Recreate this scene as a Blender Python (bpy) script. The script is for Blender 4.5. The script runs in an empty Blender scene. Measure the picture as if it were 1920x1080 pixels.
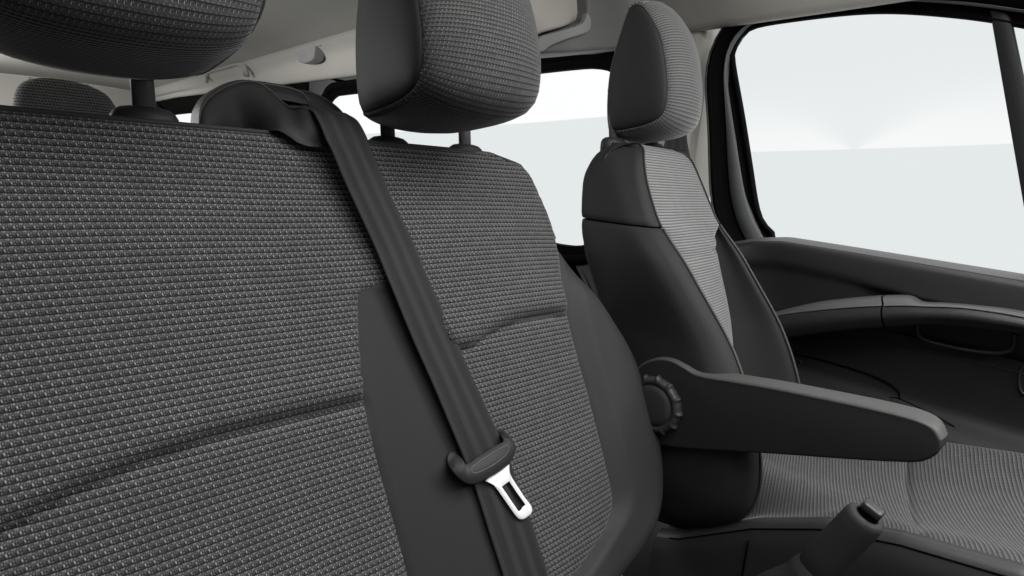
import bpy, bmesh, math, random
import numpy as np
from mathutils import Vector, Matrix
random.seed(4)
scene = bpy.context.scene
COL = scene.collection
# ------------------------------------------------------------------ camera calibration (from the vanishing points of the photograph)
FP = 1050.0
_Y = np.array([0-960, -(250-540), -FP]); _X = np.array([2150-960, -(400-540), -FP])
_Y /= np.linalg.norm(_Y); _X -= _X.dot(_Y)*_Y; _X /= np.linalg.norm(_X); _Z = np.cross(_X, _Y)
RM = np.array([_X, _Y, _Z]); CAM = np.array([0, 0, 1.30])
def ray(px, py): return RM @ np.array([px-960, -(py-540), -FP])
def onplane(px, py, n, d):
    r = ray(px, py); t = (d-np.dot(n, CAM))/np.dot(n, r); return CAM+t*r
def atx(px, py, x): return onplane(px, py, np.array([1., 0, 0]), x)
def aty(px, py, y): return onplane(px, py, np.array([0, 1., 0]), y)
def atz(px, py, z): return onplane(px, py, np.array([0, 0, 1.]), z)

# ------------------------------------------------------------------ materials
def nodes_of(name):
    m = bpy.data.materials.new(name); m.use_nodes = True
    nt = m.node_tree; b = nt.nodes['Principled BSDF']
    return m, nt, b
class NT:
    def __init__(s, nt): s.nt = nt
    def n(s, t, **k):
        o = s.nt.nodes.new(t)
        for a, v in k.items(): setattr(o, a, v)
        return o
    def m(s, op, a, b=None, c=None, clamp=False):
        o = s.nt.nodes.new('ShaderNodeMath'); o.operation = op; o.use_clamp = clamp
        for i, v in enumerate((a, b, c)):
            if v is None: continue
            if isinstance(v, (int, float)): o.inputs[i].default_value = v
            else: s.nt.links.new(v, o.inputs[i])
        return o.outputs[0]
    def l(s, a, b): s.nt.links.new(a, b)
    def sstep(s, lo, hi, x):
        o = s.n('ShaderNodeMapRange', interpolation_type='SMOOTHSTEP')
        o.inputs['From Min'].default_value = lo; o.inputs['From Max'].default_value = hi
        s.l(x, o.inputs['Value']); return o.outputs['Result']
def plain(name, col, rough=.6, spec=.3, grain=0.0, gscale=900, var=.08, metal=0, sheen=0):
    m, nt, b = nodes_of(name); g = NT(nt)
    tc = g.n('ShaderNodeTexCoord')
    nz = g.n('ShaderNodeTexNoise'); nz.inputs['Scale'].default_value = 14; nz.inputs['Detail'].default_value = 3
    g.l(tc.outputs['Object'], nz.inputs['Vector'])
    f = g.m('MULTIPLY_ADD', nz.outputs['Fac'], 2*var, 1-var)
    mx = g.n('ShaderNodeVectorMath', operation='SCALE'); mx.inputs[0].default_value = col[:3]
    g.l(f, mx.inputs['Scale']); g.l(mx.outputs[0], b.inputs['Base Color'])
    b.inputs['Roughness'].default_value = rough; b.inputs['Specular IOR Level'].default_value = spec
    b.inputs['Metallic'].default_value = metal
    if sheen: b.inputs['Sheen Weight'].default_value = sheen; b.inputs['Sheen Roughness'].default_value = .5
    if grain:
        n2 = g.n('ShaderNodeTexNoise'); n2.inputs['Scale'].default_value = gscale; n2.inputs['Detail'].default_value = 2
        g.l(tc.outputs['Object'], n2.inputs['Vector'])
        bp = g.n('ShaderNodeBump'); bp.inputs['Strength'].default_value = grain; bp.inputs['Distance'].default_value = .001
        g.l(n2.outputs['Fac'], bp.inputs['Height']); g.l(bp.outputs[0], b.inputs['Normal'])
    return m
def fabric(name, pv=.0080, pu=.0078, ground=.063, speck=.31, shift=.29, con=1.1, sheen=.3, bump=.5, grv=.7):
    """ribbed cloth: rounded ribs, each carrying a repeating group of bright and dark threads"""
    m, nt, b = nodes_of(name); g = NT(nt)
    uv = g.n('ShaderNodeUVMap'); uv.uv_map = 'uv'
    sp = g.n('ShaderNodeSeparateXYZ'); g.l(uv.outputs[0], sp.inputs[0]); U, V = sp.outputs[0], sp.outputs[1]
    v = g.m('DIVIDE', V, pv); row = g.m('FLOOR', v); fv = g.m('FRACT', v)
    u = g.m('ADD', g.m('DIVIDE', U, pu), g.m('MULTIPLY', row, shift)); cu = g.m('FLOOR', u); fu = g.m('FRACT', u)
    wn = g.n('ShaderNodeTexWhiteNoise', noise_dimensions='2D'); cv = g.n('ShaderNodeCombineXYZ')
    g.l(cu, cv.inputs[0]); g.l(row, cv.inputs[1]); g.l(cv.outputs[0], wn.inputs['Vector'])
    jit = g.m('MULTIPLY_ADD', wn.outputs['Value'], .6, .65)
    def blob(cx, cy, rx, ry, sl=0.0):
        dx = g.m('SUBTRACT', fu, cx)
        if sl: dx = g.m('ADD', dx, g.m('MULTIPLY', g.m('SUBTRACT', fv, cy), sl))
        dx = g.m('DIVIDE', dx, rx); dy = g.m('DIVIDE', g.m('SUBTRACT', fv, cy), ry)
        return g.m('EXPONENT', g.m('MULTIPLY', g.m('ADD', g.m('MULTIPLY', dx, dx), g.m('MULTIPLY', dy, dy)), -1))
    def total(l):
        o = None
        for w_, bl in l:
            t = g.m('MULTIPLY', bl, w_); o = t if o is None else g.m('ADD', o, t)
        return o
    lite = total([(1.0, blob(.36, .44, .080, .17, .25)), (.62, blob(.10, .88, .09, .13)), (.62, blob(.90, .88, .05, .10)), (.5, blob(.62, .62, .065, .09)), (.5, blob(.68, .24, .06, .08)), (.35, blob(.44, .84, .05, .10)), (.3, blob(.86, .55, .05, .08))])
    dk = total([(.8, blob(.22, .38, .075, .24)), (.8, blob(.50, .44, .07, .22)), (.6, blob(.76, .44, .07, .24)), (.5, blob(.28, .76, .06, .10)), (.45, blob(.57, .80, .05, .10))])
    dk = g.m('MINIMUM', g.m('MULTIPLY', dk, con), .85)
    fine = g.n('ShaderNodeTexNoise'); fine.inputs['Scale'].default_value = 1100; fine.inputs['Detail'].default_value = 1
    g.l(uv.outputs[0], fine.inputs['Vector'])
    big = g.n('ShaderNodeTexNoise'); big.inputs['Scale'].default_value = 40; g.l(uv.outputs[0], big.inputs['Vector'])
    gr = g.m('MULTIPLY', g.m('MULTIPLY', g.m('MULTIPLY_ADD', fine.outputs['Fac'], 1.2, .40), g.m('MULTIPLY_ADD', big.outputs['Fac'], .3, .85)), ground)
    rib_shade = g.m('MULTIPLY_ADD', g.m('MULTIPLY', g.sstep(.02, .95, fv), g.m('SUBTRACT', 1, g.sstep(.96, 1.0, fv))), 1.0, .42)  # lit upper edge and shaded foot of each rib, put into the colour
    groove_shade = g.m('SUBTRACT', 1, g.sstep(.02, .16, fv))  # shadow line under each rib, darkened in the colour
    val = g.m('MULTIPLY', g.m('MULTIPLY', gr, rib_shade), g.m('SUBTRACT', 1, g.m('MULTIPLY', groove_shade, grv)))
    val = g.m('MULTIPLY', val, g.m('SUBTRACT', 1, dk))
    val = g.m('ADD', val, g.m('MULTIPLY', g.m('MULTIPLY', lite, jit), speck))
    cc = g.n('ShaderNodeCombineXYZ')
    for i in range(3): g.l(g.m('MULTIPLY', val, (1.0, 1.0, 1.0)[i]), cc.inputs[i])
    g.l(cc.outputs[0], b.inputs['Base Color'])
    h = g.m('MULTIPLY', g.m('SINE', g.m('MULTIPLY', fv, math.pi)), 1.0)
    bp = g.n('ShaderNodeBump'); bp.inputs['Strength'].default_value = bump; bp.inputs['Distance'].default_value = .0014
    g.l(h, bp.inputs['Height']); g.l(bp.outputs[0], b.inputs['Normal'])
    b.inputs['Roughness'].default_value = .9; b.inputs['Specular IOR Level'].default_value = .12
    b.inputs['Sheen Weight'].default_value = sheen; b.inputs['Sheen Roughness'].default_value = .35
    return m
def webbing():
    m, nt, b = nodes_of('belt_webbing'); g = NT(nt)
    uv = g.n('ShaderNodeUVMap'); uv.uv_map = 'uv'
    sp = g.n('ShaderNodeSeparateXYZ'); g.l(uv.outputs[0], sp.inputs[0])
    s = g.m('SINE', g.m('MULTIPLY_ADD', sp.outputs[0], 2*math.pi*3.0, 1.2))
    w = g.m('SINE', g.m('MULTIPLY', g.m('ADD', sp.outputs[1], g.m('MULTIPLY', sp.outputs[0], .02)), 2*math.pi*700))
    val = g.m('MULTIPLY_ADD', g.sstep(-.5, .9, s), .012, .021)
    val = g.m('MULTIPLY', val, g.m('MULTIPLY_ADD', w, .12, 1))
    cc = g.n('ShaderNodeCombineXYZ')
    for i in range(3): g.l(val, cc.inputs[i])
    g.l(cc.outputs[0], b.inputs['Base Color'])
    bp = g.n('ShaderNodeBump'); bp.inputs['Strength'].default_value = .3; bp.inputs['Distance'].default_value = .0008
    g.l(g.m('ADD', s, g.m('MULTIPLY', w, .3)), bp.inputs['Height']); g.l(bp.outputs[0], b.inputs['Normal'])
    b.inputs['Roughness'].default_value = .7; b.inputs['Specular IOR Level'].default_value = .25
    return m
def glass():
    m = bpy.data.materials.new('window_glass'); m.use_nodes = True; nt = m.node_tree; nt.nodes.clear(); g = NT(nt)
    t = g.n('ShaderNodeBsdfTransparent'); t.inputs[0].default_value = (.99, .996, .996, 1)
    o = g.n('ShaderNodeOutputMaterial'); g.l(t.outputs[0], o.inputs[0])
    return m
FAB = fabric('woven_fabric')
FABH = fabric('woven_headrest_fabric', pv=.0052, pu=.0050, ground=.066, speck=.26, con=1.0)
FABD = fabric('woven_fine_lit_fabric', pv=.0060, pu=.0060, ground=.20, speck=.12, con=.35, sheen=.6, bump=.3, grv=.42)  # finer weave; ground brightened to paint in the light on the driver cloth
FABDH = fabric('woven_fine_lit_headrest_fabric', pv=.0056, pu=.0056, ground=.14, speck=.14, con=.5, sheen=.6, bump=.3, grv=.5)  # same brightened ground for the lit driver headrest
FABC = fabric('woven_cushion_fabric', pv=.0060, pu=.0058, ground=.085, speck=.10, con=1.1, sheen=.3, bump=.25, grv=.5)
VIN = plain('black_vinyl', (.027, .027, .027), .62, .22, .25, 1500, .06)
VIN2 = plain('black_vinyl_soft', (.034, .034, .034), .62, .25, .25, 1500, .06)
PLA = plain('dark_plastic', (.028, .028, .028), .5, .3, .3, 2200, .05)
PLG = plain('grey_plastic', (.20, .20, .20), .55, .3, .2, 2200, .05)
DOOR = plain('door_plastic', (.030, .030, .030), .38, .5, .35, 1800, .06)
RUB = plain('black_rubber', (.0025, .0025, .0025), .7, .05, 0, 900, .05)
FRM = plain('frame_paint', (.12, .125, .125), .5, .3, .1, 1500, .05)
CRM = plain('cream_trim', (.56, .54, .495), .7, .2, .15, 1200, .04)
CEI = plain('headliner_cloth', (.36, .35, .32), .9, .1, .3, 900, .04)
HOOK = plain('hook_plastic', (.34, .335, .33), .5, .3, 0, 900, .04)
MET = plain('brushed_steel', (.86, .86, .86), .45, .5, .1, 900, .03, metal=.0)
CHR = plain('polished_button', (.035, .035, .035), .35, .5, 0, 900, .03)
THR = plain('stitch_thread', (.05, .05, .05), .8, .2)
FLR = plain('floor_mat', (.012, .012, .012), .8, .2, .4, 600, .1)
VINL = plain('lightened_vinyl', (.072, .072, .071), .5, .3, .2, 1500, .05)  # vinyl lightened so the armrest top reads as lit from above
PLC = plain('lit_top_plastic', (.085, .085, .084), .5, .3, .2, 1800, .05)  # door plastic lightened to paint light onto upward faces
DLO = plain('door_lower_plastic', (.022, .022, .022), .55, .3, .35, 1800, .06)
PLD = plain('dial_plastic', (.045, .045, .045), .45, .35)
PLE = plain('edge_plastic', (.06, .06, .06), .4, .4)
WEB = webbing(); GLS = glass()

# ------------------------------------------------------------------ object helpers
ORG = {}
def thing(name, label, cat, org=(0, 0, 0), group=None):
    o = bpy.data.objects.new(name, None); COL.objects.link(o); o.location = org; o.empty_display_size = .05
    o['label'] = label; o['category'] = cat; o['kind'] = 'thing'
    if group: o['group'] = group
    ORG[o.name] = np.array(org, float); return o
def root_org(p):
    while p is not None and p.parent is not None: p = p.parent
    return ORG.get(p.name, np.zeros(3)) if p is not None else np.zeros(3)
def mesh(name, V, F, mat, parent=None, uv=None, smooth=True, label=None, weld=0.0):
    V = np.array(V, float) - root_org(parent)
    me = bpy.data.meshes.new(name); me.from_pydata([tuple(v) for v in V], [], [tuple(f) for f in F])
    if uv is not None:
        L = me.uv_layers.new(name='uv')
        for lp in me.loops: L.data[lp.index].uv = uv[lp.vertex_index]
    if weld:
        bm = bmesh.new(); bm.from_mesh(me); bmesh.ops.remove_doubles(bm, verts=bm.verts, dist=weld); bm.to_mesh(me); bm.free()
    me.materials.append(mat)
    if smooth:
        for p in me.polygons: p.use_smooth = True
    me.update()
    o = bpy.data.objects.new(name, me); COL.objects.link(o); o.parent = parent
    if label: o['label'] = label
    return o
def recalc(o):
    bm = bmesh.new(); bm.from_mesh(o.data); bmesh.ops.recalc_face_normals(bm, faces=bm.faces); bm.to_mesh(o.data); bm.free(); return o
def sharp(o, ang=35):
    bm = bmesh.new(); bm.from_mesh(o.data)
    for e in bm.edges:
        if len(e.link_faces) == 2 and e.calc_face_angle(0) > math.radians(ang): e.smooth = False
    bm.to_mesh(o.data); bm.free(); return o
def grid(name, R, mat, parent=None, uv=None, closed=False, cap=False, label=None, smooth=True, flip=False):
    R = np.array(R, float); n, m = R.shape[:2]; V = R.reshape(-1, 3); F = []
    for i in range(n-1):
        for j in range(m if closed else m-1):
            k = (j+1) % m; f = (i*m+j, i*m+k, (i+1)*m+k, (i+1)*m+j)
            F.append(f[::-1] if flip else f)
    if cap:
        F.append(tuple(range(m))[::-1]); F.append(tuple((n-1)*m+j for j in range(m)))
    o = mesh(name, V, F, mat, parent, None if uv is None else np.array(uv).reshape(-1, 2), smooth, label)
    if closed and cap: recalc(o)
    return o
def crom(P, n, closed=False):
    """Catmull-Rom through points, n samples uniformly in arc length"""
    P = np.array(P, float); N = len(P)
    if closed: idx = [(i-1) % N for i in range(N+3)]; Q = P[idx]; segs = N
    else: Q = np.vstack([2*P[0]-P[1], P, 2*P[-1]-P[-2]]); segs = N-1
    out = []
    for i in range(segs):
        p0, p1, p2, p3 = Q[i:i+4]
        for t in np.linspace(0, 1, 12, endpoint=False):
            out.append(.5*((2*p1)+(p2-p0)*t+(2*p0-5*p1+4*p2-p3)*t*t+(3*p1-p0-3*p2+p3)*t**3))
    out.append(P[0] if closed else P[-1]); out = np.array(out)
    return resample(out, n+1 if closed else n)[:(n if closed else None)]
def resample(P, n):
    P = np.array(P, float); d = np.r_[0, np.cumsum(np.linalg.norm(np.diff(P, axis=0), axis=1))]
    t = np.linspace(0, d[-1], n); return np.stack([np.interp(t, d, P[:, k]) for k in range(P.shape[1])], 1)
def tube(name, path, r, mat, parent=None, n=10, flat=1.0, cap=True, label=None, up=(0, 0, 1)):
    P = np.array(path, float); rr = np.broadcast_to(np.array(r, float), (len(P),)); T = np.gradient(P, axis=0); R = []
    prev = np.array(up, float)
    for i in range(len(P)):
        t = T[i]/np.linalg.norm(T[i]); a = prev-prev.dot(t)*t
        if np.linalg.norm(a) < 1e-5: a = np.cross(t, [1, 0, 0])
        a /= np.linalg.norm(a); b = np.cross(t, a); prev = a
        R.append([P[i]+rr[i]*(math.cos(q)*a+flat*math.sin(q)*b) for q in np.linspace(0, 2*math.pi, n, endpoint=False)])
    return grid(name, R, mat, parent, closed=True, cap=cap, label=label)
def extrude(name, prof, axis, a0, a1, r, mat, parent=None, k=5, label=None, round0=True, round1=True):
    """closed 2-D profile pulled along an axis (0 = x, 1 = y, 2 = z) with rounded ends"""
    prof = np.array(prof, float); c = prof.mean(0); n = len(prof)
    nx = np.roll(prof, -1, 0)-np.roll(prof, 1, 0); nrm = np.stack([nx[:, 1], -nx[:, 0]], 1); nrm /= np.linalg.norm(nrm, axis=1)[:, None]
    area = .5*np.sum(prof[:, 0]*np.roll(prof[:, 1], -1)-np.roll(prof[:, 0], -1)*prof[:, 1])
    if area < 0: nrm = -nrm
    R = []; sgn = 1 if a1 > a0 else -1
    def ring(a, ins):
        q = prof-nrm*ins; out = np.zeros((n, 3)); o = [i for i in range(3) if i != axis]
        out[:, o[0]] = q[:, 0]; out[:, o[1]] = q[:, 1]; out[:, axis] = a; return out
    th = np.linspace(0, math.pi/2, k)
    if round0: R += [ring(a0+sgn*r*(1-math.sin(t)), r*(1-math.cos(t))) for t in th[::-1]]
    else: R.append(ring(a0, 0))
    if round1: R += [ring(a1-sgn*r*(1-math.sin(t)), r*(1-math.cos(t))) for t in th]
    else: R.append(ring(a1, 0))
    return sharp(grid(name, R, mat, parent, closed=True, cap=True, label=label), 50)
def cutgrid(poly, step):
    bm = bmesh.new(); vs = [bm.verts.new((p[0], p[1], 0)) for p in poly]; bm.faces.new(vs)
    lo = np.min(poly, 0); hi = np.max(poly, 0)
    for ax in (0, 1):
        a = math.ceil(lo[ax]/step)*step
        while a < hi[ax]:
            if a-lo[ax] > 1e-4 and hi[ax]-a > 1e-4:
                co = [0, 0, 0]; no = [0, 0, 0]; co[ax] = a; no[ax] = 1
                bmesh.ops.bisect_plane(bm, geom=bm.verts[:]+bm.edges[:]+bm.faces[:], dist=1e-6, plane_co=co, plane_no=no)
            a += step
    bm.verts.index_update(); V = np.array([v.co[:2] for v in bm.verts]); F = [[v.index for v in f.verts] for f in bm.faces]; bm.free()
    return V, F
def dist(P, line, closed=False):
    L = np.array(line, float)
    if closed: L = np.vstack([L, L[:1]])
    best = np.full(len(P), 9.)
    for a, b in zip(L[:-1], L[1:]):
        ab = b-a; t = np.clip(((P-a)@ab)/max(ab@ab, 1e-12), 0, 1)
        best = np.minimum(best, np.linalg.norm(P-(a+t[:, None]*ab), axis=1))
    return best
def ss(a, b, x): t = np.clip((x-a)/(b-a), 0, 1); return t*t*(3-2*t)
def piping(name, pts, r, mat, parent): return tube(name, pts, r, mat, parent, n=8)

# ================================================================== BENCH SEAT
LEAN = math.radians(24); BT = np.array([0, .80, 1.327])
NRM = np.array([0, -math.cos(LEAN), math.sin(LEAN)]); UPV = np.array([0, math.sin(LEAN), math.cos(LEAN)])
def bench_uv(px, py):
    p = onplane(px, py, NRM, NRM@BT)-BT; return np.array([p[0], p@UPV])
def BU(l): return np.array([bench_uv(*p) for p in l])
def bench_pt(u, v, h): return BT+np.array([u, 0, 0])+v*UPV+h*NRM
def mir(P): Q = np.array(P, float).copy(); Q[:, 0] = .61-Q[:, 0]; return Q
bench = thing('bench_seat', 'wide two-place passenger bench in ribbed speckled grey cloth with a black vinyl centre strip', 'seat', (.30, .55, .45))
out_r = crom(BU([(950, 300), (975, 306), (995, 326), (1010, 358), (1030, 405), (1050, 455), (1085, 498), (1120, 542), (1155, 595), (1190, 655), (1215, 725), (1238, 800), (1248, 860), (1250, 920), (1243, 970), (1225, 1015), (1195, 1060), (1160, 1100), (1100, 1160), (1040, 1215), (1000, 1260)]), 70)
out_r = out_r[:]; top_v = 0.0
fab_r = crom(BU([(1050, 458), (1054, 520), (1065, 590), (1085, 670), (1110, 760), (1135, 860), (1150, 930), (1149, 955), (1136, 990), (1105, 1032), (1060, 1090), (1030, 1130), (985, 1190), (950, 1240)]), 50)
vin_l = BU([(765, 535), (735, 528), (705, 533), (678, 547), (672, 556), (672, 600), (675, 700), (690, 790), (712, 880), (740, 980), (768, 1085), (790, 1150), (812, 1240)])
vin_r = BU([(765, 535), (800, 590), (850, 700), (900, 810), (945, 910), (980, 1000), (1005, 1085), (1018, 1150), (1020, 1240)])
# top edge straightened at v = 0
out_r[0, 1] = min(out_r[0, 1], -.004)
VB = -.86
def clip(P): return P[P[:, 1] > VB]
split_top = bench_uv(668, 264)
bot = lambda u: np.array([u, VB])
top_rt = np.array([[split_top[0], 0], [.50, 0], [.62, 0], [.66, -.0015]])
R1 = clip(out_r); F1 = clip(fab_r); VL = clip(vin_l); VR = clip(vin_r)
iw = int(np.argmin(np.linalg.norm(R1-F1[0], axis=1)))
R1[iw] = F1[0]
right_fab = np.vstack([top_rt, R1[R1[:, 0] > .668][:0], R1[:iw+1], F1[1:], [bot(F1[-1][0])], [bot(VR[-1][0])], VR[::-1]])
right_bol = np.vstack([R1[iw:], [bot(R1[-1][0])], [bot(F1[-1][0])], F1[1:][::-1]])
mR1 = mir(R1); mF1 = mir(F1)
left_fab = np.vstack([[[split_top[0], 0]], VL, [bot(VL[-1][0])], [bot(mF1[-1][0])], mF1[::-1][:-1], mR1[:iw+1][::-1], [[-.05, -.0015]], [[0, 0]]])
left_bol = np.vstack([mR1[iw:], [bot(mR1[-1][0])], [bot(mF1[-1][0])], mF1[1:][::-1]])
centre = np.vstack([VL[::1], [bot(VL[-1][0])], [bot(VR[-1][0])], VR[::-1][:-1]])
outline = np.vstack([R1[::-1], [[.62, 0], [0, 0]], mR1])
crL = BU([(-60, 1036), (0, 1000), (100, 944), (250, 874), (400, 822), (520, 790), (620, 768), (682, 756)])
crR = BU([(872, 656), (900, 634), (940, 613), (980, 600), (1020, 593), (1066, 592)])
crL = crL[np.argsort(crL[:, 0])]; crR = crR[np.argsort(crR[:, 0])]
def bench_h(P):
    u, v = P[:, 0], P[:, 1]; d = dist(P, outline)
    r = .007+.038*ss(-.12, -.26, v); dd = np.minimum(d, r)
    h = -r+np.sqrt(np.maximum(r*r-(r-dd)**2, 0))
    for s in (F1, mF1, VL, VR): h -= .0035*np.exp(-(dist(P, s)/.0035)**2)
    for uc in (.56, .05): h += .012*np.clip(1-((u-uc)/.20)**2, 0, 1)*ss(-.02, -.16, v)
    eF = np.interp(-v, -F1[:, 1], F1[:, 0]); eM = np.interp(-v, -mF1[:, 1], mF1[:, 0]); eL = np.interp(-v, -VL[::1][:, 1], VL[:, 0]); eR = np.interp(-v, -VR[:, 1], VR[:, 0])
    inR = ss(-.003, .006, u-eR)*ss(-.001, .02, eF-u); inL = ss(-.003, .006, eL-u)*ss(-.001, .02, u-eM)
    for cr, a, b in ((crL, -9, 0), (crR, -9, 0)):
        inF = inL if cr is crL else inR
        s = v-np.interp(u, cr[:, 0], cr[:, 1]); w = ss(a-.03, a+.01, u)*inF*(1-np.where(u > .35, 0, 1)*0)
        h += w*np.where(s > 0, .030*(1-np.exp(-s/.013))*np.exp(-s/.08), .006*(1-np.exp(s/.006))*np.exp(s/.12))-w*.010*np.exp(-(s/.0045)**2)
    for F, sg in ((F1, 1), (mF1, -1)):
        edge = np.interp(-v, -F[:, 1], F[:, 0]); q = sg*(u-edge); h += .014*ss(0, .05, q)*ss(-.2, -.3, v)
    return h
def bench_patch(name, poly, mat, parent, step=.006, label=None):
    V, F = cutgrid(poly, step); h = bench_h(V)
    return mesh(name, [bench_pt(a[0], a[1], b) for a, b in zip(V, h)], F, mat, parent, V, label=label)
fl = bench_patch('backrest_cloth', left_fab, FAB, bench, .007, 'ribbed cloth panel of the outer seat')
fr = bench_patch('backrest_cloth', right_fab, FAB, bench, .006, 'ribbed cloth panel of the inner seat')
bench_patch('centre_panel', centre, VIN, bench, .007, 'smooth black vinyl panel between the two seats')
bench_patch('side_bolster', right_bol, VIN2, bench, .006)
bench_patch('side_bolster', left_bol, VIN2, bench, .01)
# shell behind
ol = np.vstack([[[mR1[-1][0], VB]], mR1[::-1], [[0, 0]], [[.15, 0]], [[.30, 0]], [[.45, 0]], [[.62, 0]], R1, [[R1[-1][0], VB]]])
ho = bench_h(ol); ctr = np.array([.305, -.35]); RG = []
for dep, ins in ((0, 0), (.004, .0), (.05, 0), (.09, .004), (.11, .014), (.118, .03)):
    RG.append([bench_pt(*(p+(ctr-p)/np.linalg.norm(ctr-p)*ins), min(h, -.004)-dep) for p, h in zip(ol, ho)])
sh = grid('backrest_shell', RG, VIN, bench, closed=True)
bm = bmesh.new(); bm.from_mesh(sh.data); bm.verts.ensure_lookup_table(); n0 = len(ol)*5; bm.faces.new([bm.verts[n0+i] for i in range(len(ol))]); bmesh.ops.recalc_face_normals(bm, faces=bm.faces); bm.to_mesh(sh.data); bm.free()
pp = np.vstack([[[-.04, -.0005]], [[.0, .001]], [[.2, .001]], [[.4, .001]], [[.6, .001]], [[.655, -.0005]], R1[2:iw]])
pp = resample(pp, 90); piping('piping', [bench_pt(p[0], p[1], -.006 if p[1] > -.02 else -.008) for p in pp], .0034, VIN2, bench)
# bench cushion (below the frame)
Rc = []
for y in np.linspace(-.02, .52, 14):
    zt = .55+.02*math.sin((y+.02)*3)-(.04 if y < .0 else 0)
    Rc.append([(x, y, z) for x, z in ((-.22, .34), (-.24, zt-.05), (-.21, zt), (-.05, zt-.012), (.30, zt-.02), (.65, zt-.012), (.80, zt), (.83, zt-.05), (.81, .34))])
grid('seat_cushion', Rc, FAB, bench, uv=[[(p[0], p[1]) for p in r] for r in Rc], closed=True, cap=True)

# ================================================================== HEADRESTS
def half_w(y): return np.interp(y, [-.26, -.18, -.05, .06], [.118, .118, .110, .096])
# side seam profile measured on the driver headrest (local: origin = post foot centre, y back, z up)
HX = 1.138; WXD = .81; HO = np.array([HX, .847, 1.383])
_front = [(1205, 12), (1235, 60), (1248, 120), (1251, 175), (1243, 212), (1222, 229), (1190, 239)]
_back = [(1152, 245), (1142, 236), (1139, 200), (1142, 150), (1150, 110), (1165, 58), (1182, 14)]
prof = []; TH = math.radians(12)
for p in _front: prof.append(p)
seam = []
for p in prof+_back:
    x = HX-.115
    ly = -.1
    for _ in range(8):
        n_ = np.array([math.cos(TH), math.sin(TH), 0]); q = onplane(p[0], p[1], n_, n_@HO-WXD*float(half_w(ly))); d_ = q-HO; ly = -math.sin(TH)*d_[0]+math.cos(TH)*d_[1]
    seam.append((ly, q[2]-HO[2]))
TH_DRIVER = TH
SEAM = crom(seam, 56, True)
YF = SEAM[:, 0].min()
def headrest(ox, oz, label, parent, oy=.847, dz=0.0, zs=1.0, wx=1.0, ys=1.0, pdx=0.0, th=0.0, cloth=None, cdz=0.0, lx=0.0, rb=0.0, yr=None, rx=1.0):
    O = np.array([ox, oy, oz]); ring = (SEAM-[YF, 0])*np.array([ys, zs])+np.array([YF, dz])
    if yr: ring[:, 0] = yr[0]+(SEAM[:, 0]-YF)/(SEAM[:, 0].max()-YF)*(yr[1]-yr[0])
    zm = ring[:, 1].min(); kz = lambda z: 1-rb*float(ss(.09, 0, np.array(z-zm)))
    c = ring.mean(0)
    nx = np.roll(ring, -1, 0)-np.roll(ring, 1, 0); nm = np.stack([nx[:, 1], -nx[:, 0]], 1); nm /= np.linalg.norm(nm, axis=1)[:, None]
    if np.sum((ring-c)*nm) < 0: nm = -nm
    bul = np.where(nm[:, 0] < 0, .034*(-nm[:, 0])**1.3, 0)+np.where(nm[:, 1] < 0, .020*(-nm[:, 1])**1.2, 0)+.014*np.clip(nm[:, 1], 0, 1)+.010*np.clip(nm[:, 0], 0, 1)
    R = []; UV = []; arc = np.r_[0, np.cumsum(np.linalg.norm(np.diff(ring, axis=0), axis=1))]
    per = arc[-1]+np.linalg.norm(ring[0]-ring[-1]); m = len(ring)
    S = np.concatenate([-np.cos(np.linspace(0, math.pi, 33))])
    for s in S:
        b = (1-abs(s)**2.2)**.60; row = []; uvr = []
        for j in range(m+1):
            jj = j % m; q = ring[jj]+nm[jj]*bul[jj]*b; X = s*float(half_w(ring[jj][0]-0))*wx*kz(ring[jj][1])*(rx if s > 0 else 1)
            row.append(O+np.array([X, q[0], q[1]])); uvr.append((X, (arc[jj] if j < m else per)))
        R.append(row); UV.append(uvr)
    o = grid('headrest', R, cloth or FABH, parent, uv=UV, label=label)
    recalc(o); made = [o]
    for sg in (-1, 1):
        G = []
        for k, t in enumerate((1.0, .985, .96, .90, .8, .65, .5, .35, .2, .06)):
            e = [-.003, .001, .004, .007, .010, .0125, .014, .015, .0155, .0156][k]
            G.append([O+np.array([sg*(half_w((c+(q-c)*t)[0])*wx*kz((c+(q-c)*t)[1])*(rx if sg > 0 else 1)+e), *(c+(q-c)*t)]) for q in ring])
        made.append(recalc(grid('side_panel', G, VIN, o, closed=True, cap=True)))
    # stitches along the left-hand seam
    rr = resample(np.vstack([ring, ring[:1]]), 92); cc = rr.mean(0)
    for sg in (-1, 1):
        V = []; F = []
        for i in range(91):
            a = rr[i]; t = rr[i+1]-rr[i]; t /= np.linalg.norm(t); nn = np.array([t[1], -t[0]])
            if (a-cc)@nn < 0: nn = -nn
            if nn[0] > .75: continue
            for dv in (-1, 1):
                p0 = a+nn*.0015-t*dv*.0016; p1 = a+nn*.0072+t*dv*.0016
                x0 = sg*(float(half_w(p0[0]))*wx*kz(p0[1])*(rx if sg > 0 else 1)-.0005); x1 = sg*(float(half_w(p1[0]))*wx*kz(p1[1])*(rx if sg > 0 else 1)-.0065)
                A = O+np.array([x0, *p0]); B = O+np.array([x1, *p1]); w = np.array([0, t[0], t[1]])*.0007; h = np.array([sg*.0014, nn[0]*.0012, nn[1]*.0012])
                k = len(V); V += [A-w, A+w, B+w, B-w, (A+B)/2-w*.6+h, (A+B)/2+w*.6+h]
                F += [(k, k+1, k+5, k+4), (k+4, k+5, k+2, k+3), (k+1, k+2, k+5), (k, k+4, k+3)]
        made.append(mesh('stitching', V, F, THR, o))
    if th:
        lo = O-root_org(parent); Mx = Matrix.Translation(Vector(lo)) @ Matrix.Rotation(th, 4, 'Z') @ Matrix.Translation(-Vector(lo))
        for q_ in made: q_.data.transform(Mx)
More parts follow.
